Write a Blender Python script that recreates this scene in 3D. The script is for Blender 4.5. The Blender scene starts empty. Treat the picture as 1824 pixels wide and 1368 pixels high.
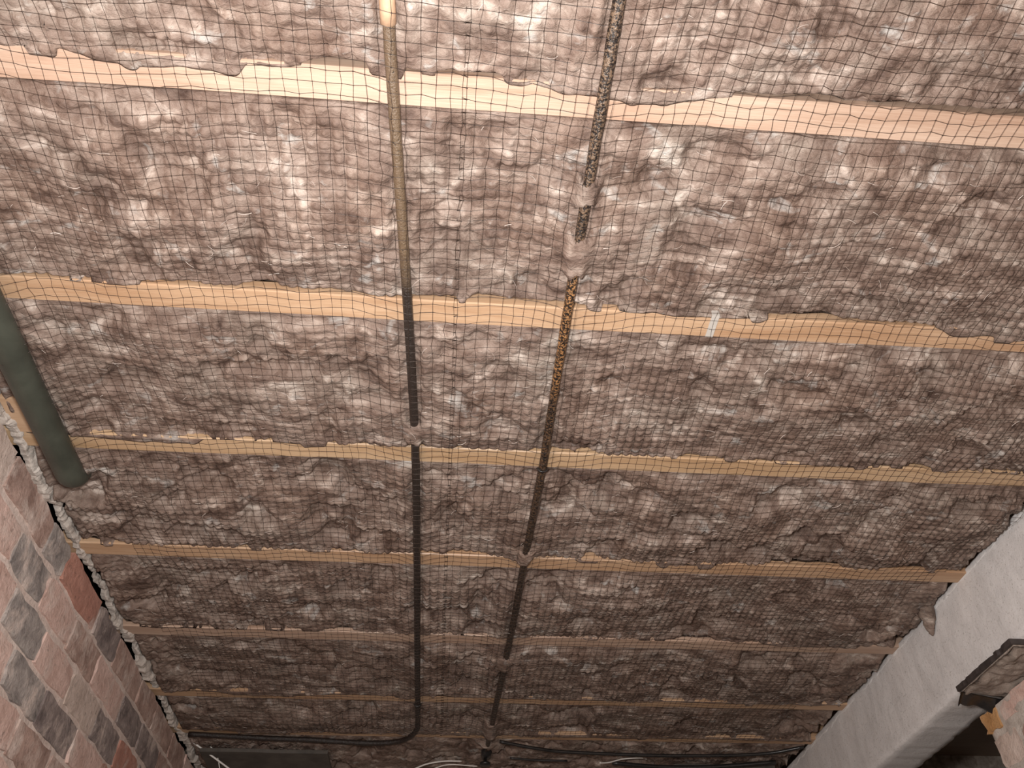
import bpy, math, random
import numpy as np
from mathutils import Matrix, Vector

# ------------------------------------------------------------------ camera
W, H, F = 1824.0, 1368.0, 1423.0
CAM = np.array([0.0, 0.0, 1.40])
ZC = 2.49                                   # underside of the joists
R = np.array([[0.99667368, -0.04803757, -0.06583284],
              [-0.08057713, -0.70181688, -0.70778556],
              [-0.0122023, 0.71073586, -0.70335314]])   # world = R @ camera

def ray(p):
    return R @ np.array([p[0] - W / 2, -(p[1] - H / 2), -F])
def onz(p, z=ZC):
    r = ray(p); return CAM + r * (z - CAM[2]) / r[2]
def onx(p, x):
    r = ray(p); return CAM + r * (x - CAM[0]) / r[0]
def ony(p, y):
    r = ray(p); return CAM + r * (y - CAM[1]) / r[1]

scene = bpy.context.scene
col = scene.collection
cd = bpy.data.cameras.new('camera')
cd.sensor_width = 36.0
cd.sensor_fit = 'HORIZONTAL'
cd.lens = 36.0 * F / W
cd.clip_start = 0.02
cam = bpy.data.objects.new('camera', cd)
M4 = Matrix([[*R[0], CAM[0]], [*R[1], CAM[1]], [*R[2], CAM[2]], [0, 0, 0, 1]])
cam.matrix_world = M4
col.objects.link(cam)
scene.camera = cam

# ------------------------------------------------------------------ world, lamp, exposure
world = bpy.data.worlds.new('world')
scene.world = world
world.use_nodes = True
world.node_tree.nodes['Background'].inputs[0].default_value = (1.0, 0.9, 0.84, 1)
world.node_tree.nodes['Background'].inputs[1].default_value = 0.03
ld = bpy.data.lights.new('work_lamp', 'POINT')
ld.energy = 108.0
ld.color = (1.0, 0.965, 0.935)
ld.shadow_soft_size = 0.07
lo = bpy.data.objects.new('work_lamp', ld)
lo.location = (-0.06, 0.13, 1.58)
col.objects.link(lo)
vs = scene.view_settings
vs.view_transform = 'Standard'
vs.look = 'None'
vs.gamma = 1.0
vs.use_curve_mapping = False
vs.exposure = 0.0

rng = np.random.default_rng(7)
random.seed(7)

# ------------------------------------------------------------------ noise
_T = rng.random((256, 256))
def vnoise(x, y, ox=0.0, oy=0.0):
    x = np.asarray(x, float) + ox + 1000.0
    y = np.asarray(y, float) + oy + 1000.0
    xi = np.floor(x).astype(int); yi = np.floor(y).astype(int)
    fx = x - xi; fy = y - yi
    fx = fx * fx * fx * (fx * (fx * 6 - 15) + 10); fy = fy * fy * fy * (fy * (fy * 6 - 15) + 10)
    g = lambda a, b: _T[a & 255, b & 255]
    return (g(xi, yi) * (1 - fx) + g(xi + 1, yi) * fx) * (1 - fy) + (g(xi, yi + 1) * (1 - fx) + g(xi + 1, yi + 1) * fx) * fy
def sn(x, y, ox=0.0, oy=0.0):
    return vnoise(x, y, ox, oy) * 2 - 1
def fbm(x, y, n=4, ox=0.0, oy=0.0):
    v = 0; a = 0.5; s = 1.0
    for k in range(n):
        v = v + a * sn(np.asarray(x) * s, np.asarray(y) * s, ox + 17.3 * k, oy + 9.1 * k)
        a *= 0.5; s *= 2.03
    return v
def sstep(a, b, x):
    t = np.clip((np.asarray(x, float) - a) / (b - a), 0, 1)
    return t * t * (3 - 2 * t)

# ------------------------------------------------------------------ materials
def newmat(name):
    m = bpy.data.materials.new(name); m.use_nodes = True
    nt = m.node_tree
    return m, nt, nt.nodes['Principled BSDF']
def N(nt, typ, **kw):
    n = nt.nodes.new(typ)
    for k, v in kw.items():
        if k in n.inputs: n.inputs[k].default_value = v
        else: setattr(n, k, v)
    return n
def L(nt, a, b): nt.links.new(a, b)
def coords(nt, scale=(1, 1, 1), kind='Object', rot=(0, 0, 0)):
    tc = N(nt, 'ShaderNodeTexCoord')
    mp = N(nt, 'ShaderNodeMapping')
    mp.inputs['Scale'].default_value = scale
    mp.inputs['Rotation'].default_value = rot
    L(nt, tc.outputs[kind], mp.inputs['Vector'])
    return mp.outputs['Vector']
def noise(nt, vec, scale, detail=4.0, rough=0.55, dist=0.0):
    n = N(nt, 'ShaderNodeTexNoise', Scale=scale, Detail=detail, Roughness=rough, Distortion=dist)
    L(nt, vec, n.inputs['Vector'])
    return n.outputs['Fac']
def ramp(nt, fac, stops):
    r = N(nt, 'ShaderNodeValToRGB')
    e = r.color_ramp.elements
    while len(e) < len(stops): e.new(0.5)
    for i, (p, c) in enumerate(stops):
        e[i].position = p
        e[i].color = (*c, 1) if len(c) == 3 else c
    L(nt, fac, r.inputs['Fac'])
    return r.outputs['Color']
def mix(nt, fac, a, b, mode='MIX'):
    m = N(nt, 'ShaderNodeMix', data_type='RGBA', blend_type=mode)
    if isinstance(fac, float): m.inputs[0].default_value = fac
    else: L(nt, fac, m.inputs[0])
    for s, v in ((6, a), (7, b)):
        if isinstance(v, tuple): m.inputs[s].default_value = (*v, 1)
        else: L(nt, v, m.inputs[s])
    return m.outputs[2]
def bump(nt, bsdf, height, strength=0.5, dist=0.01, prev=None):
    b = N(nt, 'ShaderNodeBump', Strength=strength, Distance=dist)
    L(nt, height, b.inputs['Height'])
    if prev is not None: L(nt, prev, b.inputs['Normal'])
    L(nt, b.outputs['Normal'], bsdf.inputs['Normal'])
    return b.outputs['Normal']

def mat_wool():
    m, nt, p = newmat('mineral_wool')
    v = coords(nt)
    big = noise(nt, v, 9.0, 3, 0.5)
    med = noise(nt, coords(nt, (0.8, 1.15, 1)), 21.0, 5, 0.58, 0.7)
    base = ramp(nt, med, [(0.26, (0.056, 0.033, 0.025)), (0.44, (0.170, 0.122, 0.100)), (0.58, (0.262, 0.205, 0.174)), (0.74, (0.52, 0.455, 0.41))])
    tint = ramp(nt, big, [(0.30, (0.92, 0.84, 0.78)), (0.5, (1.0, 0.96, 0.93)), (0.72, (1.04, 1.07, 1.05))])
    c = mix(nt, 1.0, base, tint, 'MULTIPLY')
    # pale clumps of bleached fibre
    pale = ramp(nt, noise(nt, coords(nt, (1, 1.4, 1)), 16.0, 4, 0.6, 0.5), [(0.60, (0, 0, 0)), (0.72, (1, 1, 1))])
    c = mix(nt, pale, c, mix(nt, 0.45, c, (0.56, 0.57, 0.55)))
    L(nt, c, p.inputs['Base Color'])
    p.inputs['Roughness'].default_value = 0.62
    p.inputs['Specular IOR Level'].default_value = 0.35
    w = coords(nt, (1, 1.6, 1), rot=(0, 0, 0.5))
    h1 = noise(nt, w, 60.0, 5, 0.56, 0.7)
    b1 = bump(nt, p, h1, 0.6, 0.012)
    h2 = noise(nt, coords(nt, (1, 2.6, 1), rot=(0, 0, -0.4)), 200.0, 4, 0.55, 1.0)
    bump(nt, p, h2, 0.35, 0.003, b1)
    return m
def mat_fibre():
    m, nt, p = newmat('loose_fibre')
    v = coords(nt)
    L(nt, ramp(nt, noise(nt, v, 40.0), [(0.3, (0.40, 0.31, 0.26)), (0.7, (0.68, 0.62, 0.57))]), p.inputs['Base Color'])
    p.inputs['Roughness'].default_value = 0.4
    return m
def mat_pine(name, a, b, c):
    m, nt, p = newmat(name)
    g = noise(nt, coords(nt, (0.7, 26, 26)), 6.0, 6, 0.6, 1.2)
    fine = noise(nt, coords(nt, (3.0, 160, 160)), 8.0, 4, 0.6)
    blot = noise(nt, coords(nt, (1.1, 6, 6)), 2.6, 3, 0.5, 0.6)
    base = ramp(nt, g, [(0.32, a), (0.52, b), (0.68, c)])
    base = mix(nt, 0.55, base, ramp(nt, blot, [(0.36, a), (0.62, c)]))
    base = mix(nt, 0.25, base, ramp(nt, fine, [(0.35, (0.34, 0.20, 0.12)), (0.65, (0.66, 0.50, 0.37))]))
    L(nt, base, p.inputs['Base Color'])
    p.inputs['Roughness'].default_value = 0.46
    p.inputs['Specular IOR Level'].default_value = 0.5
    bump(nt, p, g, 0.12, 0.002)
    return m
def mat_brick(name, a, b, smear=0.5):
    m, nt, p = newmat(name)
    v = coords(nt, kind='Object')
    c = ramp(nt, noise(nt, v, 17.0, 7, 0.68, 0.25), [(0.34, a), (0.64, b)])
    sm = ramp(nt, noise(nt, coords(nt, (1, 1, 0.6), rot=(0.5, 0, 0)), 13.0, 7, 0.70, 0.4),
              [(0.62 - 0.2 * smear, (0, 0, 0)), (0.80 - 0.2 * smear, (1, 1, 1))])
    c = mix(nt, sm, c, (0.70, 0.575, 0.51))
    dark = ramp(nt, noise(nt, v, 60.0, 5, 0.7), [(0.30, (1, 1, 1)), (0.42, (0, 0, 0))])
    c = mix(nt, dark, c, mix(nt, 0.5, c, (0.10, 0.07, 0.055)))
    L(nt, c, p.inputs['Base Color'])
    p.inputs['Roughness'].default_value = 0.85
    b1 = bump(nt, p, noise(nt, v, 55.0, 7, 0.7), 0.8, 0.008)
    return m
def mat_mortar(name, a, b, scale=30.0, bs=0.6):
    m, nt, p = newmat(name)
    v = coords(nt)
    c = ramp(nt, noise(nt, v, scale, 6, 0.62, 0.4), [(0.3, a), (0.7, b)])
    sp = ramp(nt, noise(nt, v, 190.0, 3, 0.6), [(0.30, (0.6, 0.58, 0.55)), (0.42, (1, 1, 1))])
    c = mix(nt, 0.8, c, sp, 'MULTIPLY')
    L(nt, c, p.inputs['Base Color'])
    p.inputs['Roughness'].default_value = 0.9
    bump(nt, p, noise(nt, v, 90.0, 6, 0.68), bs, 0.006)
    return m
def mat_plain(name, c, rough=0.6, metal=0.0, var=0.25, scale=30.0, bs=0.2, spec=0.5):
    m, nt, p = newmat(name)
    v = coords(nt)
    f = noise(nt, v, scale, 5, 0.6, 0.3)
    lo_ = tuple(x * (1 - var) for x in c); hi = tuple(min(1, x * (1 + var)) for x in c)
    L(nt, ramp(nt, f, [(0.3, lo_), (0.7, hi)]), p.inputs['Base Color'])
    p.inputs['Roughness'].default_value = rough
    p.inputs['Metallic'].default_value = metal
    p.inputs['Specular IOR Level'].default_value = spec
    bump(nt, p, noise(nt, v, scale * 4, 4, 0.6), bs, 0.003)
    return m
def mat_pipe(name, stops, speck=(0.012, 0.009, 0.008), lo=0.46, hi=0.54, rough=0.35):
    """old pipe: paint and rust bands along its run (Y), flaking in dark specks"""
    m, nt, p = newmat(name)
    tc = N(nt, 'ShaderNodeTexCoord')
    sep = N(nt, 'ShaderNodeSeparateXYZ'); L(nt, tc.outputs['Object'], sep.inputs[0])
    v = coords(nt)
    w = noise(nt, v, 14.0, 3, 0.6)
    add = N(nt, 'ShaderNodeMath', operation='MULTIPLY_ADD'); L(nt, w, add.inputs[0]); add.inputs[1].default_value = 0.22; L(nt, sep.outputs['Y'], add.inputs[2])
    mr = N(nt, 'ShaderNodeMapRange'); L(nt, add.outputs[0], mr.inputs[0]); mr.inputs[1].default_value = 0.11; mr.inputs[2].default_value = 3.11
    base = ramp(nt, mr.outputs[0], stops)
    sp = ramp(nt, noise(nt, v, 240.0, 4, 0.65), [(lo, (1, 1, 1)), (hi, (0, 0, 0))])
    L(nt, mix(nt, sp, base, speck), p.inputs['Base Color'])
    p.inputs['Roughness'].default_value = rough
    p.inputs['Metallic'].default_value = 0.0
    bump(nt, p, noise(nt, v, 240.0, 4, 0.6), 0.7, 0.004)
    return m

WOOL = mat_wool()
FIBRE = mat_fibre()
PINE = [mat_pine('pine_pinkish', (0.33, 0.20, 0.14), (0.43, 0.295, 0.22), (0.53, 0.40, 0.315)),
        mat_pine('pine_orange', (0.36, 0.195, 0.095), (0.48, 0.295, 0.165), (0.58, 0.40, 0.255)),
        mat_pine('pine_yellow', (0.38, 0.23, 0.11), (0.50, 0.33, 0.18), (0.59, 0.43, 0.27))]
BRK = dict(pink=mat_brick('brick_pink', (0.56, 0.37, 0.31), (0.76, 0.55, 0.48), 0.6),
           red=mat_brick('brick_red', (0.37, 0.17, 0.125), (0.54, 0.28, 0.215), 0.45),
           brown=mat_brick('brick_brown', (0.29, 0.185, 0.15), (0.54, 0.375, 0.315), 0.6),
           grey=mat_brick('brick_grey', (0.19, 0.165, 0.155), (0.50, 0.44, 0.405), 0.6),
           dark=mat_brick('brick_dark', (0.13, 0.10, 0.095), (0.37, 0.30, 0.275), 0.5),
           tan=mat_brick('brick_tan', (0.46, 0.355, 0.30), (0.66, 0.53, 0.46), 0.7),
           orange=mat_brick('brick_orange', (0.45, 0.23, 0.085), (0.56, 0.32, 0.14), 0.15))
MORTAR = mat_mortar('lime_mortar', (0.56, 0.44, 0.385), (0.76, 0.64, 0.575))
FILLET = mat_mortar('pale_mortar', (0.36, 0.305, 0.265), (0.60, 0.54, 0.485))
CONC = mat_mortar('concrete', (0.62, 0.60, 0.59), (0.74, 0.72, 0.71), 14.0, 0.35)
PACK = mat_mortar('dirty_mortar', (0.15, 0.12, 0.095), (0.48, 0.42, 0.36), 26.0, 0.6)
VOID = mat_plain('shade_black_cavity', (0.010, 0.007, 0.005), 0.9, 0, 0.2, 30, 0.2, 0.1)  # near-black paints the shade inside the crack above the brickwork
SLATE = mat_plain('slate', (0.045, 0.036, 0.034), 0.5, 0, 0.35)
NETM = mat_plain('net_plastic', (0.055, 0.036, 0.027), 0.35, 0, 0.2, 30, 0.0)
KNOTM = mat_plain('net_knot', (0.020, 0.012, 0.009), 0.35, 0, 0.2, 30, 0.0)
BLACKP = mat_plain('black_plastic', (0.016, 0.015, 0.015), 0.3, 0, 0.3)
GREEN = mat_plain('green_grey_plastic', (0.050, 0.054, 0.042), 0.45, 0, 0.3, 12, 0.25)
WHITE = mat_plain('white_plastic', (0.72, 0.69, 0.65), 0.4, 0, 0.05)
DARKW = mat_pine('deck_boards_shaded', (0.035, 0.025, 0.018), (0.06, 0.042, 0.03), (0.09, 0.065, 0.047))  # deck boards coloured very dark to hold the shade beyond the lintel opening
TAPE = mat_plain('grey_tape', (0.50, 0.47, 0.43), 0.35, 0, 0.1)
COPPER = mat_plain('tarnished_copper', (0.55, 0.36, 0.235), 0.45, 0.2, 0.2)
P1M = mat_pipe('painted_pipe', [(0.0, (0.125, 0.085, 0.057)), (0.26, (0.14, 0.095, 0.058)), (0.30, (0.03, 0.022, 0.018)), (1.0, (0.02, 0.014, 0.012))], lo=0.31, hi=0.40)
P2M = mat_pipe('rusty_pipe', [(0.0, (0.16, 0.11, 0.075)), (0.265, (0.17, 0.11, 0.07)), (0.285, (0.40, 0.21, 0.09)), (0.355, (0.36, 0.18, 0.07)), (0.375, (0.15, 0.085, 0.045)), (0.6, (0.07, 0.045, 0.03))], lo=0.47, hi=0.56, rough=0.28)
# the rust band of the second pipe lies where the paint has gone; at the far end it is dark

# ------------------------------------------------------------------ builders
def link(name, verts, faces, mat, parent=None, smooth=True, loc=None):
    me = bpy.data.meshes.new(name)
    me.from_pydata([tuple(map(float, v)) for v in verts] if not isinstance(verts, np.ndarray) else verts.tolist(), [], faces if not isinstance(faces, np.ndarray) else faces.tolist())
    me.materials.append(mat)
    if smooth: me.polygons.foreach_set('use_smooth', [True] * len(me.polygons))
    me.update()
    o = bpy.data.objects.new(name, me)
    col.objects.link(o)
    if parent is not None: o.parent = parent
    if loc is not None: o.location = loc
    return o
def tag(o, label=None, cat=None, group=None, kind=None):
    if label: o['label'] = label
    if cat: o['category'] = cat
    if group: o['group'] = group
    if kind: o['kind'] = kind
    return o
def empty(name, loc=(0, 0, 0)):
    o = bpy.data.objects.new(name, None); col.objects.link(o)
    o.location = loc; o.empty_display_size = 0.05
    return o
def box_data(x0, x1, y0, y1, z0, z1):
    v = [(x0, y0, z0), (x1, y0, z0), (x1, y1, z0), (x0, y1, z0), (x0, y0, z1), (x1, y0, z1), (x1, y1, z1), (x0, y1, z1)]
    f = [(0, 3, 2, 1), (4, 5, 6, 7), (0, 1, 5, 4), (1, 2, 6, 5), (2, 3, 7, 6), (3, 0, 4, 7)]
    return v, f
def box(name, b, mat, parent=None):
    v, f = box_data(*b)
    return link(name, v, f, mat, parent, smooth=False)
def catmull(pts, n=8):
    p = [np.array(q, float) for q in pts]
    p = [2 * p[0] - p[1]] + p + [2 * p[-1] - p[-2]]
    out = []
    for i in range(1, len(p) - 2):
        for k in range(n):
            t = k / n
            out.append(0.5 * ((2 * p[i]) + (-p[i - 1] + p[i + 1]) * t + (2 * p[i - 1] - 5 * p[i] + 4 * p[i + 1] - p[i + 2]) * t * t + (-p[i - 1] + 3 * p[i] - 3 * p[i + 1] + p[i + 2]) * t ** 3))
    out.append(p[-2])
    return np.array(out)
def tube_data(path, rad, seg=12, cap=True, rough=0.0):
    path = np.asarray(path, float); n = len(path)
    rad = np.full(n, rad) if np.isscalar(rad) else np.asarray(rad)
    verts = []; faces = []
    t0 = path[1] - path[0]; t0 /= np.linalg.norm(t0)
    up = np.array([0, 0, 1.0]) if abs(t0[2]) < 0.9 else np.array([1.0, 0, 0])
    a = np.cross(up, t0); a /= np.linalg.norm(a)
    for i in range(n):
        t = path[min(i + 1, n - 1)] - path[max(i - 1, 0)]; t /= np.linalg.norm(t)
        a = a - t * (a @ t); a /= np.linalg.norm(a); b = np.cross(t, a)
        for k in range(seg):
            an = 2 * math.pi * k / seg
            r = rad[i] * (1 + rough * (random.random() - 0.5))
            verts.append(path[i] + r * (math.cos(an) * a + math.sin(an) * b))
    for i in range(n - 1):
        for k in range(seg):
            k2 = (k + 1) % seg
            faces.append((i * seg + k, i * seg + k2, (i + 1) * seg + k2, (i + 1) * seg + k))
    if cap:
        faces.append(tuple(range(seg - 1, -1, -1)))
        faces.append(tuple((n - 1) * seg + k for k in range(seg)))
    return verts, faces
def tube(name, path, rad, mat, parent=None, seg=12, rough=0.0):
    v, f = tube_data(path, rad, seg, True, rough)
    return link(name, v, f, mat, parent)
def grid_faces(nu, nv, flip=False):
    i = np.arange(nu - 1)[:, None] * nv + np.arange(nv - 1)[None, :]
    q = np.stack([i, i + 1, i + nv + 1, i + nv], -1).reshape(-1, 4)
    return q[:, ::-1] if flip else q

# ------------------------------------------------------------------ measures of the ceiling
XL, XR = -0.905, 1.33                     # face of the brick wall, face of the lintel
JW = 0.050
JFAR = [0.543, 0.947, 1.349, 1.758, 2.165, 2.570, 2.868]      # far (lower in the photo) edge of each joist

# ------------------------------------------------------------------ room shell
def structure(o): o['kind'] = 'structure'; return o
fl = box('floor', (-1.25, 3.0, -1.6, 3.72, -0.1, 0.0), mat_mortar('floor_screed', (0.06, 0.052, 0.046), (0.11, 0.095, 0.085), 6.0, 0.4)); structure(fl)
ce = box('ceiling', (-1.25, 3.0, -1.6, 3.72, ZC + 0.205, ZC + 0.24), DARKW); structure(ce)
wf = box('wall_far', (-1.25, 3.0, 3.5, 3.72, 0.0, ZC + 0.205), PACK); structure(wf)
wb = box('wall_back', (-1.25, 3.0, -1.6, -1.4, 0.0, ZC + 0.205), PACK); structure(wb)
ws = box('wall_side_room', (2.8, 3.0, -1.4, 3.5, 0.0, ZC + 0.205), PACK); structure(ws)

# left wall: core, mortar skin, bricks, mortar fillet along its top
wl = box('wall_left', (-1.25, XL - 0.150, -1.4, 3.5, 0.0, ZC + 0.205), VOID); structure(wl)
nu, nv = 330, 96
uu, vv = np.meshgrid(np.linspace(-1.4, 3.49, nu), np.linspace(0.0, 1.0, nv) ** 0.6, indexing='ij')
ztop = 2.466 + 0.005 * sn(uu * 9, 0 * uu, 5) + 0.003 * sn(uu * 50, 0 * uu, 5) + 0.012 * sstep(0.6, 0.9, vnoise(uu * 14, 0 * uu, 44))
zz = vv * ztop
xx = XL - 0.0040 + 0.0030 * fbm(uu * 22, zz * 22, 3) + 0.0016 * sn(uu * 60, zz * 60, 3)
V = np.stack([xx, uu, zz], -1).reshape(-1, 3)
top = V.reshape(nu, nv, 3)[:, -1].copy(); top[:, 0] = XL - 0.149; top[:, 2] -= 0.004
Vall = np.concatenate([V, top]); base = len(V)
Fc = grid_faces(nu, nv).tolist()
for i in range(nu - 1):
    Fc.append((i * nv + nv - 1, base + i, base + i + 1, (i + 1) * nv + nv - 1))
structure(link('mortar_bed', Vall, Fc, MORTAR, wl))

def make_brick(parent, y0, y1, z0, z1, mat, x=XL, depth=0.030, sgn=1.0, bulge=0.004):
    """one hand-made brick face in the Y-Z plane looking along sgn*X"""
    na, nb = 9, 5
    v = []; f = []
    cy, cz = (y0 + y1) / 2, (z0 + z1) / 2
    s = random.random() * 100
    for i in range(na):
        for j in range(nb):
            a = i / (na - 1); b = j / (nb - 1)
            y = y0 + (y1 - y0) * a; z = z0 + (z1 - z0) * b
            ed = (i in (0, na - 1)) + (j in (0, nb - 1))
            y += 0.004 * float(sn(b * 3.3 + s, a * 3)) * (1 if i in (0, na - 1) else 0.4)
            z += 0.0045 * float(sn(a * 5.1 + s, b + 7)) * (1 if j in (0, nb - 1) else 0.4)
            if ed == 2: y += (cy - y) * 0.012; z += (cz - z) * 0.03
            px = x + sgn * (bulge + 0.0026 * float(sn(a * 6 + s, b * 4 + 31)) - (0.0012 if ed else 0))
            v.append((px, y, z))
    loop = [(i, 0) for i in range(na)] + [(na - 1, j) for j in range(1, nb)] + [(i, nb - 1) for i in range(na - 2, -1, -1)] + [(0, j) for j in range(nb - 2, 0, -1)]
    idx = [i * nb + j for i, j in loop]
    n0 = len(v)
    for k in idx: v.append((x - sgn * depth, v[k][1], v[k][2]))
    for i in range(na - 1):
        for j in range(nb - 1):
            q = (i * nb + j, (i + 1) * nb + j, (i + 1) * nb + j + 1, i * nb + j + 1)
            f.append(q if sgn > 0 else q[::-1])
    m = len(idx)
    for k in range(m):
        q = (idx[k], n0 + k, n0 + (k + 1) % m, idx[(k + 1) % m])
        f.append(q if sgn > 0 else q[::-1])
    o = link('brick', v, f, BRK[mat], parent)
    o.data.set_sharp_from_angle(angle=0.75)
    return o

known = {   # perpends and brick colours read off the photograph, course by course from the top
    0: ([1.16, 1.36, 1.600, 1.722, 1.972, 2.160, 2.414, 2.600, 2.825, 3.03], ['tan', 'brown', 'grey', 'red', 'dark', 'brown', 'brown', 'brown', 'brown']),
    1: ([1.28, 1.500, 1.680, 1.872, 2.072, 2.315, 2.52, 2.74, 2.95], ['pink', 'grey', 'pink', 'brown', 'pink', 'dark', 'dark', 'brown']),
    2: ([1.36, 1.570, 1.760, 1.970, 2.182, 2.388, 2.60, 2.82], ['pink', 'grey', 'pink', 'tan', 'dark', 'red', 'dark']),
    3: ([1.44, 1.665, 1.866, 2.095, 2.31, 2.52], ['pink', 'grey', 'dark', 'pink', 'red']),
    4: ([1.57, 1.800, 2.010, 2.225, 2.44], ['pink', 'brown', 'brown', 'pink']),
}
names = ['pink', 'pink', 'tan', 'brown', 'red', 'grey', 'dark', 'tan']
ctop = [2.476, 2.384, 2.291, 2.201, 2.112, 2.023, 1.934, 1.845, 1.756]
for c, zt in enumerate(ctop):
    hgt = 0.077
    if c in known: per, cols = list(known[c][0]), list(known[c][1])
    else:
        per = [1.55 + (0.11 if c % 2 else 0.0)]; cols = []
    while per[0] > 0.55:
        per.insert(0, per[0] - 0.215 - 0.02 * (random.random() - 0.5)); cols.insert(0, random.choice(names))
    while per[-1] < 3.25:
        per.append(per[-1] + 0.215 + 0.02 * (random.random() - 0.5)); cols.append(random.choice(names))
    while len(cols) < len(per) - 1: cols.append(random.choice(names))
    for k in range(len(per) - 1):
        g = 0.0045
        make_brick(wl, per[k] + g, per[k + 1] - g, zt - hgt, zt, cols[k], bulge=0.0005 + 0.003 * random.random())

# mortar fillet between brickwork and insulation, broken away in places
nu, nv = 1200, 11
u = np.linspace(-1.4, 3.49, nu)
prof = np.linspace(0, 1, nv)
lowz = ZC - 0.0055 - 0.006 * vnoise(u * 26, 0 * u, 2) + 0.0035 * sn(u * 75, 0 * u, 22) + 0.003 * sn(u * 130, 0 * u, 32) + 0.010 * sstep(0.6, 0.9, vnoise(u * 8, 0 * u, 71)) - 0.012 * sstep(0.66, 0.85, vnoise(u * 12, 0 * u, 12)) + 0.002
out = np.maximum(0.003, 0.005 + 0.008 * vnoise(u * 7, 0 * u, 9) + 0.009 * sstep(0.52, 0.58, vnoise(u * 15, 0 * u, 4)) + 0.005 * sstep(0.55, 0.6, vnoise(u * 33, 0 * u, 14)) + 0.0015 * sn(u * 85, 0 * u, 4))
ang = prof * math.pi
U = np.repeat(u[:, None], nv, 1)
X = (XL - 0.001) + out[:, None] * np.sin(ang)[None, :] ** 0.3
Z = lowz[:, None] + (ZC + 0.022 - lowz[:, None]) * ((1 - np.cos(ang)) / 2)[None, :]
Z[:, 0] += 0.003
X = X + 0.003 * sn(U * 60, Z * 120, 8) + 0.001 * sn(U * 200, Z * 200, 8); Z = Z + 0.002 * sn(U * 80, X * 90, 18)
structure(link('mortar_fillet', np.stack([X, U, Z], -1).reshape(-1, 3), grid_faces(nu, nv), FILLET, wl, smooth=False))

# ------------------------------------------------------------------ concrete lintel on the right
ZS = 2.274; XR2 = 1.468
nu = 300
u = np.linspace(0.2, 3.49, nu)
ring = []
for (x, z) in [(XR, ZC - 0.001), (XR, ZC - 0.03), (XR, ZC - 0.06), (XR, ZC - 0.09), (XR, ZC - 0.12), (XR, ZC - 0.15), (XR, ZC - 0.18), (XR, ZS + 0.018), (XR + 0.001, ZS + 0.005), (XR + 0.006, ZS),
               (XR + 0.03, ZS), (XR + 0.06, ZS), (XR + 0.09, ZS), (XR2 - 0.025, ZS), (XR2 - 0.004, ZS), (XR2, ZS + 0.006), (XR2, ZS + 0.05), (XR2, ZC - 0.001)]:
    ring.append((x, z))
ring = np.array(ring); nr = len(ring)
U = np.repeat(u[:, None], nr, 1)
X = np.repeat(ring[None, :, 0], nu, 0).copy(); Z = np.repeat(ring[None, :, 1], nu, 0).copy()
face = np.zeros(nr); face[:9] = 1
sof = np.zeros(nr); sof[9:15] = 1
dn = 0.0022 * fbm(U * 11, Z * 11 + X * 11, 4) + 0.0012 * sn(U * 60, Z * 60, 5)
X -= face * dn * 1.2; Z -= sof * dn * 1.2
Z[:, 0] += 0.0; 
edge = 0.006 * fbm(u * 14, 0 * u, 3, 40) + 0.003 * sn(u * 55, 0 * u, 3)
for k in (14, 15, 16): X[:, k] += edge
lint = empty('concrete_lintel', (XR, 1.5, ZS))
tag(lint, 'pale grey concrete lintel running along the right edge of the ceiling', 'lintel')
def child_at(o, parent):
    o.parent = parent; o.matrix_parent_inverse = Matrix.Translation(-Vector(parent.location)); return o
body_f = grid_faces(nu, nr, True).tolist()
body_f.append(tuple(range(nr))); body_f.append(tuple((nu - 1) * nr + k for k in range(nr - 1, -1, -1)))
child_at(link('beam', np.stack([X, U, Z], -1).reshape(-1, 3), body_f, CONC), lint)
# crumbly mortar bedding where the joists sit on it
nv = 7
u = np.linspace(0.2, 3.49, 360)
ang = np.linspace(0, math.pi, nv)
U = np.repeat(u[:, None], nv, 1)
lowz = ZC - 0.003 - 0.012 * vnoise(u * 9, 0 * u, 62) * vnoise(u * 31, 0 * u, 12) + 0.003 * sn(u * 70, 0 * u, 8)
out = 0.001 + 0.007 * vnoise(u * 7, 0 * u, 61) ** 2 * vnoise(u * 60, 0 * u, 3)
X = XR + 0.004 - out[:, None] * np.sin(ang)[None, :] - 0.004 * (np.sin(ang)[None, :] > 0.01)
Z = lowz[:, None] + (ZC + 0.012 - lowz[:, None]) * ((1 - np.cos(ang)) / 2)[None, :]
child_at(link('mortar_bedding', np.stack([X, U, Z], -1).reshape(-1, 3), grid_faces(360, nv, True), CONC), lint)

# ------------------------------------------------------------------ right-hand pier under the lintel
PX = 1.405
wr = box('wall_right', (PX + 0.014, 1.72, -1.4, 1.985, 0.0, 2.236), MORTAR); structure(wr)
# rough mortar skin of the pier
nu, nv = 190, 90
uu, vv = np.meshgrid(np.linspace(0.9, 2.0, nu), np.linspace(1.30, 2.238, nv), indexing='ij')
e = sstep(1.985, 2.0, uu)
xx = PX + 0.0005 + 0.004 * fbm(uu * 20, vv * 20, 3, 77) + e * 0.03
yy = np.minimum(uu, 1.995 + 0.010 * fbm(vv * 16, vv * 0, 3, 3))
structure(link('mortar_bed', np.stack([xx, yy, vv], -1).reshape(-1, 3), grid_faces(nu, nv, True), FILLET, wr))
pier = [(1.925, 1.994, 2.188, 2.235, 'orange'), (1.71, 1.915, 2.190, 2.240, 'pink'), (1.49, 1.70, 2.188, 2.240, 'pink'),
        (1.885, 1.985, 2.100, 2.172, 'tan'), (1.66, 1.868, 2.100, 2.172, 'brown'), (1.43, 1.645, 2.100, 2.172, 'tan'),
        (1.79, 1.988, 2.012, 2.084, 'tan'), (1.56, 1.775, 2.012, 2.084, 'red'), (1.88, 1.988, 1.924, 1.996, 'pink'), (1.65, 1.865, 1.924, 1.996, 'tan')]
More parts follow.
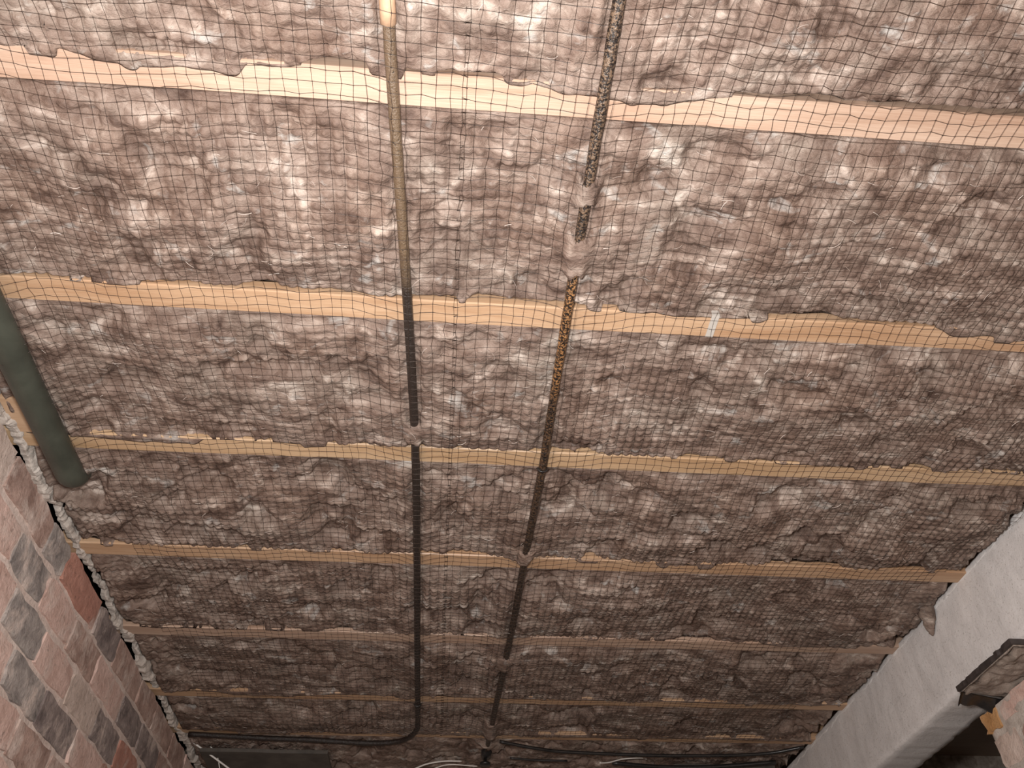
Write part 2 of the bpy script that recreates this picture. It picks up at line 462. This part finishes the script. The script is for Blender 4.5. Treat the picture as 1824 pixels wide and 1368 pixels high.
for (y0, y1, z0, z1, m) in pier:
    make_brick(wr, y0, y1, z0, z1, m, x=PX, depth=0.02, sgn=-1.0, bulge=0.0045 if m == 'orange' else 0.0016)

# padstone projecting under the lintel, slate packing on top of it
ps = empty('padstone', (1.36, 1.76, 2.24))
tag(ps, 'mortar-smeared padstone with dark slate packing under the concrete lintel', 'padstone')
na, nb = 52, 34
yy, xx = np.meshgrid(np.linspace(1.645, 1.905, na), np.linspace(1.312, 1.50, nb), indexing='ij')
def rr(a, lo, hi, r): return np.minimum(np.minimum(a - lo, hi - a) / r, 1)
ro = np.sqrt(np.clip(rr(yy, 1.644, 1.906, 0.02), 0, 1) * np.clip(rr(xx, 1.311, 1.7, 0.012), 0, 1))
zz = 2.259 - 0.010 * ro - 0.012 * fbm(yy * 22, xx * 22, 4, 5) * ro - 0.004 * sn(yy * 70, xx * 70) * ro
V = np.stack([xx, yy, zz], -1).reshape(-1, 3)
V2 = np.stack([xx, yy, np.full_like(zz, 2.2605)], -1).reshape(-1, 3)
Fc = grid_faces(na, nb, True).tolist() + (grid_faces(na, nb) + len(V)).tolist()
bl = [i * nb for i in range(na)] + [(na - 1) * nb + j for j in range(1, nb)] + [i * nb + nb - 1 for i in range(na - 2, -1, -1)] + [j for j in range(nb - 2, 0, -1)]
for k in range(len(bl)):
    a, b = bl[k], bl[(k + 1) % len(bl)]
    Fc.append((a, b, b + len(V), a + len(V)))
child_at(link('block', np.concatenate([V, V2]), Fc, mat_mortar('smeared_mortar', (0.20, 0.15, 0.12), (0.42, 0.36, 0.31), 22.0, 0.9)), ps)
def slab(name, outline, z0, z1, mat):
    n = len(outline)
    v = [(x, y, z0) for x, y in outline] + [(x, y, z1) for x, y in outline]
    f = [tuple(range(n - 1, -1, -1)), tuple(n + k for k in range(n))] + [(k, (k + 1) % n, n + (k + 1) % n, n + k) for k in range(n)]
    return link(name, v, f, mat, smooth=False)
edgeo = [(1.303 + 0.010 * float(vnoise(y * 30, 0.0, 5) * vnoise(y * 90, 0.0, 6)), y) for y in np.linspace(1.640, 1.90, 40)]
child_at(slab('slate', [(1.55, 1.640)] + edgeo[:1] + edgeo + [(1.55, 1.90)], 2.2606, 2.2735, SLATE), ps)

# black membrane drooping from the far end of the padstone
na, nb = 16, 12
P = []
for i in range(na):
    a = i / (na - 1)
    for j in range(nb):
        b = j / (nb - 1)
        x = 1.304 + 0.118 * b
        y = 1.885 + (0.036 + 0.008 * math.sin(b * 3.1)) * a + 0.020 * b
        droop = 0.026 * a ** 1.6 * (0.30 + 0.70 * b ** 1.4) + 0.006 * math.sin(b * 9) * a
        if j == 0: droop += 0.014 * a
        P.append((x, y, 2.2500 - droop + 0.004 * (1 - b) - 0.006 * b * (1 - a)))
P = np.array(P)
nrm = np.array([0, 0.35, 0.94]) * 0.0022
Fc = grid_faces(na, nb, True).tolist() + (grid_faces(na, nb) + na * nb).tolist()
bl = [i * nb for i in range(na)] + [(na - 1) * nb + j for j in range(1, nb)] + [i * nb + nb - 1 for i in range(na - 2, -1, -1)] + [j for j in range(nb - 2, 0, -1)]
for k in range(len(bl)):
    a, b = bl[k], bl[(k + 1) % len(bl)]
    Fc.append((a, b, b + na * nb, a + na * nb))
dm = link('damp_proof_membrane', np.concatenate([P, P + nrm]), Fc, BLACKP)
tag(dm, 'curled black plastic membrane poking out beside the padstone under the lintel', 'membrane')

# ------------------------------------------------------------------ joists
jl = ['nearest pine joist across the top of the photo, widest and palest',
      'second pine joist from the top of the photo, with a strip of grey tape',
      'third pine joist from the top, crossed by the end of the green pipe',
      'fourth pine joist from the top, its right end meeting the concrete lintel top',
      'fifth pine joist from the top, a thin pinkish strip in dimmer light',
      'sixth pine joist from the top, dim and mostly hidden by wool',
      'farthest pine joist at the bottom of the photo, beside the bent pipe']
pal = [0, 1, 2, 1, 0, 1, 1]
joists = []
for k, yf in enumerate(JFAR):
    na = 60
    xs = np.linspace(XL - 0.035, XR2 - 0.01, na)
    sec = [(-JW, 0.195), (-JW, 0.003), (-JW + 0.002, 0.0), (-0.002, 0.0), (0.0, 0.003), (0.0, 0.195)]
    v = []; 
    bow = 0.003 * math.sin(k * 1.7)
    for x in xs:
        t = (x - XL) / (XR - XL)
        dy = bow * math.sin(math.pi * t) + 0.0012 * float(sn(x * 3, k * 5.0))
        for (a, b) in sec: v.append((x, yf + a + dy, ZC + b + 0.0008 * float(sn(x * 4, k * 3.0))))
    n = len(sec)
    f = []
    for i in range(na - 1):
        for s in range(n):
            s2 = (s + 1) % n
            f.append((i * n + s, i * n + s2, (i + 1) * n + s2, (i + 1) * n + s))
    f.append(tuple(range(n - 1, -1, -1))); f.append(tuple((na - 1) * n + s for s in range(n)))
    if k == 1:
        o = empty('floor_joist', (0, yf, ZC))
        child_at(link('timber', v, f, PINE[pal[k]], smooth=False), o)
        t0 = onz((1266, 585)); xs_ = t0[0]
        tv, tf = box_data(xs_ - 0.006, xs_ + 0.008, yf - JW - 0.0012, yf + 0.0012, ZC - 0.0022, ZC + 0.03)
        tp = child_at(link('tape', tv, tf, TAPE, smooth=False), o); tp['label'] = 'strip of grey tape'
    else:
        o = link('floor_joist', v, f, PINE[pal[k]], smooth=False)
    tag(o, jl[k], 'joist', 'ceiling joists')
    joists.append(o)

# short timber block by the wall behind the green pipe
v, f = box_data(-0.893, -0.853, 1.20, JFAR[2] - JW - 0.001, ZC - 0.004, ZC + 0.09)
tag(link('timber_block', v, f, PINE[1], smooth=False), 'short pine block between the green pipe and the brick wall', 'timber')

# ------------------------------------------------------------------ pipe runs
zp = ZC - 0.0098; PR = 0.0086
P1 = [(-0.125, -0.3), (-0.121, 0.1), (-0.116, 0.395), (-0.111, 0.549), (-0.097, 0.888), (-0.085, 1.294), (-0.083, 1.725), (-0.084, 2.2), (-0.084, 2.508), (-0.084, 2.72)]
P2 = [(0.181, -0.3), (0.182, 0.1), (0.183, 0.372), (0.183, 0.553), (0.184, 0.831), (0.185, 1.075), (0.187, 1.332), (0.183, 1.634), (0.178, 2.119), (0.165, 2.695), (0.161, 2.97)]
def pipe_x(P, y):
    return np.interp(y, [p[1] for p in P], [p[0] for p in P])
HID1 = [(1.205, 1.262)]
HID2 = [(0.635, 0.678), (0.735, 0.815), (1.66, 1.715), (2.225, 2.30), (2.70, 2.92)]
def hidden(H_, y, soft=0.008):
    h = np.zeros_like(y)
    for a, b in H_:
        h = np.maximum(h, sstep(a - soft, a + soft, y) * (1 - sstep(b - soft, b + soft, y)))
    return h

# ------------------------------------------------------------------ netting lattice
DU, DV = 0.0184, 0.0187
NX0, NX1, NY0, NY1 = -0.885, 1.318, 0.02, 2.86
ni = int((NX1 - NX0) / DU) + 1; nj = int((NY1 - NY0) / DV) + 1
def warp(x, y):
    wy = 0.010 * sn(x * 5.5, y * 1.1, 3, 1) + 0.0055 * sn(x * 15, y * 2.4, 30, 5) + 0.006 * sn(x * 2, y * 3.0, 70, 5)
    wx = 0.008 * sn(x * 2.4, y * 1.3, 51, 2) + 0.004 * sn(x * 11, y * 3.0, 11, 22)
    sx = -0.004 + 0.0 * y                     # pleat where the net is gathered
    wx = wx - 0.0125 * (sstep(sx - 0.10, sx, x) - sstep(sx, sx + 0.10, x)) * np.sign(x - sx)
    return wx, wy
gx, gy = np.meshgrid(NX0 + DU * np.arange(ni), NY0 + DV * np.arange(nj), indexing='ij')
wx, wy = warp(gx, gy)
nx_, ny_ = gx + wx, gy + wy

def bay_edges():
    b = [(-0.05, JFAR[0] - JW)]
    for k in range(len(JFAR) - 1): b.append((JFAR[k], JFAR[k + 1] - JW))
    b.append((JFAR[-1], 3.47))
    return b
BAYS = bay_edges()
def big_sag(x, y):
    """depth of the wool below the joists, coarse shape only (metres, + = lower)"""
    s = 0.008 + 0.016 * sn(x * 4.2, y * 5.5, 7, 3) + 0.009 * sn(x * 10, y * 12, 1, 8)
    m = np.full(np.shape(x), 0.0)
    for (a, b) in BAYS:
        m = np.maximum(m, sstep(a - 0.002, a + 0.07, y) * (1 - 0.9 * sstep(b - 0.09, b, y)) * (y > a) * (y < b + 0.03))
    return -0.003 + (s + 0.003) * m
def obstacle(x, y):
    d = big_sag(x, y) - 0.001
    for yf in JFAR:
        d = np.where((y > yf - JW - 0.003) & (y < yf + 0.003), np.maximum(d, 0.0020), d)
    for P in (P1, P2):
        dx = np.abs(x - pipe_x(P, y))
        d = np.where(dx < 0.010, np.maximum(d, 0.0205), d)
    d = np.where((x > -0.872) & (x < -0.800) & (y < 1.42), np.maximum(d, 0.056), d)
    return d
ND0 = obstacle(nx_, ny_)
# make sure the nodes on either side of a thin pipe clear it
for P in (P1, P2):
    dx = np.abs(nx_ - pipe_x(P, ny_))
    ND0 = np.where(dx < 0.014, np.maximum(ND0, 0.0200), ND0)
ND = ND0.copy()
for it in range(14):
    p = np.pad(ND, 1, mode='edge')
    av = (p[:-2, 1:-1] + p[2:, 1:-1] + p[1:-1, :-2] + p[1:-1, 2:]) / 4
    ND = np.maximum(ND0, 0.985 * av + 0.015 * ND0)
def lattice(x, y):
    a, b = warp(x, y)
    a, b = warp(x - a, y - b)
    return (x - a - NX0) / DU, (y - b - NY0) / DV
def net_depth(u, v):
    u = np.clip(u, 0, ni - 1.001); v = np.clip(v, 0, nj - 1.001)
    i = u.astype(int); j = v.astype(int); fu = u - i; fv = v - j
    return (ND[i, j] * (1 - fu) + ND[i + 1, j] * fu) * (1 - fv) + (ND[i, j + 1] * (1 - fu) + ND[i + 1, j + 1] * fu) * fv

# ------------------------------------------------------------------ mineral wool batts
bl_ = ['brown mineral wool batt nearest the camera, above the first joist in the photo',
       'brown mineral wool batt between the first and second joists from the top',
       'brown mineral wool batt between the second and third joists, under the green pipe',
       'brown mineral wool batt between the third and fourth joists from the top',
       'brown mineral wool batt between the fourth and fifth joists from the top',
       'dim brown mineral wool batt between the fifth and sixth joists from the top',
       'dim narrow mineral wool batt between the sixth and the farthest joists',
       'darkest mineral wool strip beyond the farthest joist at the bottom']
for k, (y0, y1) in enumerate(BAYS):
    st = [0.0036, 0.0036, 0.0037, 0.0040, 0.0046, 0.0055, 0.0060, 0.0065][k]
    xl_, xr_ = XL + 0.020, XR - 0.012
    na = int((xr_ - xl_) / st); nb = int((y1 - y0) / st)
    a = np.linspace(0, 1, na)[:, None]; b = np.linspace(0, 1, nb)[None, :]
    xline = xl_ + (xr_ - xl_) * a
    # wavy far edge that laps over the next joist here and there
    lap = -0.002 + 0.016 * fbm(xline * 6.5, 0 * xline + k * 9.7, 3) + 0.006 * fbm(xline * 30, 0 * xline + k * 3.1, 2) + 0.016 * sstep(0.66, 0.8, vnoise(xline * 5, 0 * xline + k * 4.4)) + 0.012 * sstep(0.78, 0.86, vnoise(xline * 17, 0 * xline + k * 2.4))
    lap = lap + [0, 0, 0, 0, 0.004, 0.013, 0.022, 0][k]
    lap = np.clip(lap, -0.010, 0.030 if k < 5 else 0.044) if k < 7 else 0 * lap
    lap0 = np.clip(-0.002 - 0.004 * vnoise(xline * 12, 0 * xline + k), -0.006, -0.001) * -1
    ya = y0 + lap0; yb = y1 + lap
    x = xline + 0 * b
    y = ya + (yb - ya) * b
    # ragged ends against wall and lintel
    x = x + (0.010 * sn(y * 24, 0 * y, k) - 0.010) * sstep(0.99, 1.0, a) + (0.008 * sn(y * 24, 0 * y, k + 5) + 0.002) * (1 - sstep(0, 0.01, a))
    uu, vv = lattice(x, y)
    nd = net_depth(uu, vv)
    pil = np.abs(np.sin(np.pi * uu)) ** 0.7 * np.abs(np.sin(np.pi * vv)) ** 0.7
    wxx = 0.012 * sn(x * 30, y * 30, 9, 2); wyy = 0.012 * sn(x * 30, y * 30, 39, 12)
    X_, Y_ = x + wxx, y + wyy
    bil = 1 - 2 * np.abs(sn(X_ * 17, Y_ * 23, 5, 4))
    bil2 = 1 - 2 * np.abs(sn(X_ * 42, Y_ * 58, 25, 14))
    fine = (1.0 if k < 2 else 1.35) * 0.0028 * bil + 0.0017 * bil2 + 0.0008 * sn(x * 190, y * 230, 3, 9)
    hollow = (0.020 if k < 3 else 0.034) * sstep(0.05, 0.5, fbm(x * 11, y * 14, 3, 91, 17))       # places where wool pulls away from the net
    taut = 0.45 + 0.55 * vnoise(x * 3.3, y * 3.3, 8, 60)
    d = nd + taut * 0.0092 * (pil - 0.50) + fine - 0.0022 - hollow
    # do not sag below the free surface where the net is carried down by the pipes
    fs = big_sag(x, np.minimum(y, y1)) + fine + 0.004 + taut * 0.0070 * (pil - 0.5)
    d = np.minimum(d, fs + 0.003)
    # keep the pipes clear, except where fluff covers them
    for P, HH in ((P1, HID1), (P2, HID2)):
        dx = np.abs(x - pipe_x(P, y) + 0.004 * sn(y * 40, x * 0, 6))
        near = 1 - sstep(0.009, 0.026, dx)
        hid = hidden(HH, y + 0.016 * sn(x * 90, y * 30, 2))
        cap = 0.0035 + 0.004 * bil2
        d = np.where(near > 0, d * (1 - near) + near * np.where(hid > 0.5, 0.0215 + fine * 0.6, np.minimum(d, cap)), d)
    # green pipe near the wall
    if k <= 3:
        gd = np.abs(x + 0.838)
        gn = (1 - sstep(0.028, 0.055, gd)) * (1 - sstep(1.44, 1.50, y))
        d = d * (1 - gn) + gn * np.minimum(d, -0.004 + fine)
    # edges: tucked behind the previous joist, rolled over the next one
    t0 = 1 - sstep(0.0, 0.030, y - ya)
    d = d * (1 - t0) + t0 * (-0.0045 + 0.6 * fine)
    if k < 7:
        rem = yb - y
        over = sstep(y1 - 0.004, y1 + 0.002, y)
        floor_ = 0.0022
        d = np.maximum(d, over * floor_ + (1 - over) * -0.05)
        roll = 1 - sstep(0.0, 0.006, rem)
        tgt = np.where(lap > 0.001, 0.0012, -0.018)
        d = d * (1 - roll) + roll * tgt
    # ends
    e0 = 1 - sstep(0, 0.018, x - (XL + 0.012)); d = d * (1 - e0) + e0 * (-0.012)
    e1 = 1 - sstep(0, 0.020, (XR - 0.008) - x); d = d * (1 - e1) + e1 * (0.003 + 0.012 * fbm(y * 26, 0 * y, 3, 13))
    z = ZC - d
    V = np.stack([x, y, z], -1)
    back = []
    Fc = grid_faces(na, nb)
    # top face and sides so that the batt is a solid body
    ring_idx = np.concatenate([np.arange(na) * nb, (na - 1) * nb + np.arange(1, nb), np.arange(na - 2, -1, -1) * nb + nb - 1, np.arange(nb - 2, 0, -1)])
    Vf = V.reshape(-1, 3)
    rt = Vf[ring_idx].copy()
    rt[:, 1] = np.clip(rt[:, 1], y0 + 0.001, y1 - 0.0015); rt[:, 2] = ZC + 0.012
    rt2 = rt.copy(); rt2[:, 2] = ZC + 0.15
    n0 = len(Vf); n1 = n0 + len(rt); m = len(rt)
    q = np.arange(m); q2 = (q + 1) % m
    side = np.stack([ring_idx[q], n0 + q, n0 + q2, ring_idx[q2]], -1)
    side2 = np.stack([n0 + q, n1 + q, n1 + q2, n0 + q2], -1)
    allf = np.concatenate([Fc, side[:, ::-1], side2[:, ::-1]]).tolist()
    allf.append(tuple((n1 + q).tolist()))
    cx, cy = (xl_ + xr_) / 2, (y0 + y1) / 2
    bt = empty('insulation_batt', (cx, cy, ZC))
    tag(bt, bl_[k], 'insulation', 'mineral wool batts between the joists')
    child_at(link('wool', np.concatenate([Vf, rt, rt2]), allf, WOOL), bt)
    # loose curled fibres standing out of the wool
    fv = []; ff = []
    nf = [70, 130, 170, 200, 200, 190, 140, 90][k]
    for q_ in range(nf):
        i = random.randrange(8, na - 8); j = random.randrange(6, nb - 8)
        p = V[i, j] + np.array([0, 0, -0.0015])
        ln = random.uniform(0.006, 0.022); an = random.uniform(-0.9, 0.9) + (math.pi if random.random() < 0.5 else 0)
        cur = random.uniform(-1.6, 1.6); w = random.uniform(0.0003, 0.0007)
        pts = []; q0 = np.array(p)
        for s in range(5):
            pts.append(q0.copy())
            aa = an + cur * s / 4
            q0 = q0 + ln / 4 * np.array([math.cos(aa), math.sin(aa), -0.28 + 0.2 * s / 2])
        tv, tf = tube_data(pts, w, 3, False)
        o_ = len(fv); fv += [tuple(t) for t in tv]; ff += [tuple(o_ + t for t in f_) for f_ in tf]
    fo = child_at(link('loose_fibres', fv, ff, FIBRE), bt); fo['kind'] = 'stuff'
    if k == 4:
        # torn tuft hanging over the face of the lintel
        path = catmull([(1.300, 1.885, 2.500), (1.312, 1.905, 2.478), (1.319, 1.922, 2.458), (1.3225, 1.932, 2.440), (1.3235, 1.936, 2.432)], 5)
        n_ = len(path); rad = 0.024 * (1 - np.linspace(0, 1, n_) ** 1.4) + 0.0015
        tv, tf = tube_data(path, rad, 10, True, 0.35)
        tv = [(min(x, 1.3235), y, z) for x, y, z in tv]
        child_at(link('torn_tuft', tv, tf, WOOL), bt)

# ------------------------------------------------------------------ pipes
def pth(P, z=zp): return [(x, y, z) for x, y in P]
p1 = empty('water_pipe', (-0.09, 1.3, zp))
tag(p1, 'thin brown-to-black metal pipe left of centre, bending left at its far end', 'pipe', 'thin metal pipes under the joists')
path = catmull(pth(P1) + [(-0.088, 2.775, zp), (-0.105, 2.822, zp - 0.002), (-0.145, 2.868, zp - 0.004), (-0.21, 2.890, zp - 0.004), (-0.288, 2.897, zp - 0.002), (-0.442, 2.885, zp), (-0.594, 2.877, zp), (-0.72, 2.866, zp), (-0.862, 2.852, zp)], 7)
child_at(tube('tube', path, PR, P1M, None, 12, 0.05), p1)
cp = catmull([(-0.1205, 0.25, zp), (-0.118, 0.34, zp), (-0.1160, 0.425, zp)], 5)
c_ = child_at(tube('coupling', cp, 0.0108, COPPER, None, 14), p1); c_['label'] = 'bare copper coupling'
p2 = empty('water_pipe', (0.18, 1.3, zp))
tag(p2, 'thin black speckled metal pipe right of centre with a rust-brown stretch', 'pipe', 'thin metal pipes under the joists')
child_at(tube('tube', catmull(pth(P2), 9), PR * 1.03, P2M, None, 12, 0.12), p2)
# dark stop valve on its end
vc = np.array(P2[-1] + (zp,))
tv, tf = tube_data([vc + (0.0, -0.03, 0), vc + (0, -0.02, 0), vc + (0, -0.019, 0), vc + (0, 0.03, 0), vc + (0, 0.031, 0), vc + (-0.004, 0.05, 0)], [0.012, 0.012, 0.019, 0.019, 0.012, 0.012], 10)
vb = child_at(link('valve_body', tv, tf, BLACKP), p2)
tv, tf = tube_data([vc + (-0.004, 0.005, -0.018), vc + (-0.004, 0.005, -0.034), vc + (-0.004, 0.005, -0.035), vc + (-0.004, 0.005, -0.043)], [0.006, 0.006, 0.020, 0.019], 10)
child_at(link('valve_handle', tv, tf, BLACKP), p2)
# joist clips
def clip(P, y, parent):
    x = float(pipe_x(P, y))
    pts = [(x + 0.0115 * math.cos(t), y, zp - 0.0115 * math.sin(t)) for t in np.linspace(0.15, math.pi - 0.15, 9)]
    child_at(tube('pipe_clip', pts, 0.0022, BLACKP, None, 6), parent)
clip(P2, JFAR[2] - 0.012, p2); clip(P1, JFAR[5] - 0.012, p1)

# green drain pipe along the brick wall
zg = ZC - 0.0305
g0, g1 = onz((26, 640), zg), onz((124, 842), zg)
d_ = (g1 - g0) / np.linalg.norm(g1 - g0)
gp = [g0 - d_ * 1.2, g0 - d_ * 0.5, g0, g0 + (g1 - g0) * 0.5, g1 - d_ * 0.03, g1, g1 + d_ * 0.018 + np.array([0, 0, 0.008]), g1 + d_ * 0.028 + np.array([0, 0, 0.024]), g1 + d_ * 0.030 + np.array([0, 0, 0.07])]
gr = link('drain_pipe', *tube_data(catmull(gp, 6), 0.0272, 20), GREEN)
tag(gr, 'fat green-grey plastic pipe along the top of the brick wall', 'pipe')

# ------------------------------------------------------------------ netting
def strands(nodes, rad, keep):
    """three-sided threads through rows of nodes; keep masks the segments"""
    v = []; f = []
    off = [(0, 0, -1.0), (0.87, 0.87, 0.5), (-0.87, -0.87, 0.5)]
    for row, kp in zip(nodes, keep):
        n = len(row)
        o0 = len(v)
        t = row[-1] - row[0]; along_x = abs(t[0]) > abs(t[1])
        for p in row:
            for (a, b, c) in off:
                v.append((p[0] + (0 if along_x else a * rad), p[1] + (b * rad if along_x else 0), p[2] + c * rad))
        for i in range(n - 1):
            if not (kp[i] and kp[i + 1]): continue
            for s in range(3):
                s2 = (s + 1) % 3
                f.append((o0 + i * 3 + s, o0 + i * 3 + s2, o0 + (i + 1) * 3 + s2, o0 + (i + 1) * 3 + s))
    return v, f
nz_ = ZC - ND - 0.0008
nodes = np.stack([nx_, ny_, nz_], -1)
nodes[..., :2] += rng.normal(0, 0.0011, nodes[..., :2].shape)
left_lim = np.where(ny_ < 1.06, -0.90, -0.785 + 0.012 * sn(ny_ * 9, ny_ * 0))
right_lim = np.where(ny_ > 1.3, 1.318 - 0.16 * sstep(1.3, 2.2, ny_) + 0.02 * sn(ny_ * 7, ny_ * 0, 5), 1.318)
keep = (nx_ > left_lim) & (nx_ < right_lim)
net = empty('support_netting', (0.2, 1.4, ZC))
tag(net, 'dark plastic mesh netting stretched under the joists and mineral wool', 'netting')
v, f = strands([nodes[:, j] for j in range(nj)], 0.00046, [keep[:, j] for j in range(nj)])
o = child_at(link('cross_threads', v, f, NETM), net); o['kind'] = 'stuff'
v, f = strands([nodes[i] for i in range(ni)], 0.00038, [keep[i] for i in range(ni)])
o = child_at(link('long_threads', v, f, NETM), net); o['kind'] = 'stuff'
kv = []; kf = []
for i in range(ni):
    for j in range(nj):
        if not keep[i, j]: continue
        p = nodes[i, j]; a, b, c = 0.0017, 0.0010, 0.0009
        o0 = len(kv)
        kv += [(p[0] - a, p[1], p[2]), (p[0], p[1] - b, p[2]), (p[0] + a, p[1], p[2]), (p[0], p[1] + b, p[2]), (p[0], p[1], p[2] - c), (p[0], p[1], p[2] + c)]
        kf += [(o0, o0 + 1, o0 + 4), (o0 + 1, o0 + 2, o0 + 4), (o0 + 2, o0 + 3, o0 + 4), (o0 + 3, o0, o0 + 4), (o0 + 1, o0, o0 + 5), (o0 + 2, o0 + 1, o0 + 5), (o0 + 3, o0 + 2, o0 + 5), (o0, o0 + 3, o0 + 5)]
o = child_at(link('knots', kv, kf, KNOTM), net); o['kind'] = 'stuff'

# ------------------------------------------------------------------ cables at the far end
zk = ZC - 0.030
def cable(pts, r, mat, label, group, n=8):
    c = link('cable', *tube_data(catmull(pts, n), r, 8), mat)
    tag(c, label, 'cable', group)
    return c
cable([(0.20, 2.835, zk + 0.008), (0.331, 2.870, zk), (0.465, 2.900, zk), (0.834, 2.915, zk), (1.136, 2.885, zk), (1.281, 2.827, zk + 0.006)], 0.006, BLACKP, 'long black cable across the bottom of the photo, ending near the lintel', 'black cables at the far end')
cable([(0.245, 2.965, zk), (0.34, 2.975, zk - 0.002), (0.455, 2.983, zk)], 0.004, BLACKP, 'short black cable just right of the valve at the bottom', 'black cables at the far end')
cable([(0.62, 2.985, zk - 0.004), (0.80, 3.01, zk - 0.006), (1.0, 3.00, zk - 0.006), (1.22, 2.96, zk)], 0.008, BLACKP, 'thick black cable below the long one at bottom right', 'black cables at the far end')
def wire(px, y, r, label, lift=0.0):
    cable([ony(p, y + 0.02 * i) for i, p in enumerate(px)], r, WHITE, label, 'white wires at the far end')
wire([(334, 1314), (352, 1328), (378, 1347), (412, 1372)], 2.95, 0.0032, 'thicker straight white wire leaving the top of the brick wall')
wire([(340, 1314), (372, 1328), (386, 1345), (392, 1372)], 2.97, 0.0018, 'thin white wire drooping beside the brick wall top')
wire([(735, 1371), (760, 1361), (790, 1356), (822, 1356)], 3.0, 0.0028, 'bowed white wire at the bottom edge below the bent pipe')
wire([(770, 1370), (800, 1362), (850, 1365)], 3.02, 0.0020, 'thin short white wire left of the black valve')
wire([(1068, 1359), (1085, 1358), (1110, 1352), (1140, 1350), (1152, 1352)], 2.95, 0.0024, 'short wavy white wire below the long black cable')

# dark boards added across the far end, their tone standing in for shade
DARKB = mat_plain('shade_tone_board', (0.080, 0.070, 0.060), 0.7, 0, 0.35, 14, 0.3)
def board(x0, x1, y0, y1, z, label):
    na, nb = 30, 8
    v = []; f = []
    for zz_ in (z, z + 0.012):
        for i in range(na):
            for j in range(nb):
                x = x0 + (x1 - x0) * i / (na - 1); y = y0 + (y1 - y0) * j / (nb - 1)
                y += 0.004 * float(sn(x * 9, j * 0.3)) if j in (0, nb - 1) else 0
                v.append((x, y, zz_ + 0.001 * float(sn(x * 7, y * 9))))
    n = na * nb
    f += [tuple(q) for q in grid_faces(na, nb)] + [tuple(int(t) + n for t in q[::-1]) for q in grid_faces(na, nb)]
    bl = [i * nb for i in range(na)] + [(na - 1) * nb + j for j in range(1, nb)] + [i * nb + nb - 1 for i in range(na - 2, -1, -1)] + [j for j in range(nb - 2, 0, -1)]
    for k in range(len(bl)):
        a, b = bl[k], bl[(k + 1) % len(bl)]
        f.append((a, b, b + n, a + n))
    tag(link('board', v, [tuple(int(t) for t in q) for q in f], DARKB, smooth=False), label, 'board', 'dark boards at the far end')
board(-0.84, -0.40, 2.955, 3.20, ZC - 0.030, 'dark board standing in for shade in the bottom left corner behind the white wires')
board(0.86, 1.24, 3.03, 3.24, ZC - 0.030, 'dark board standing in for shade at bottom right behind the black cables')
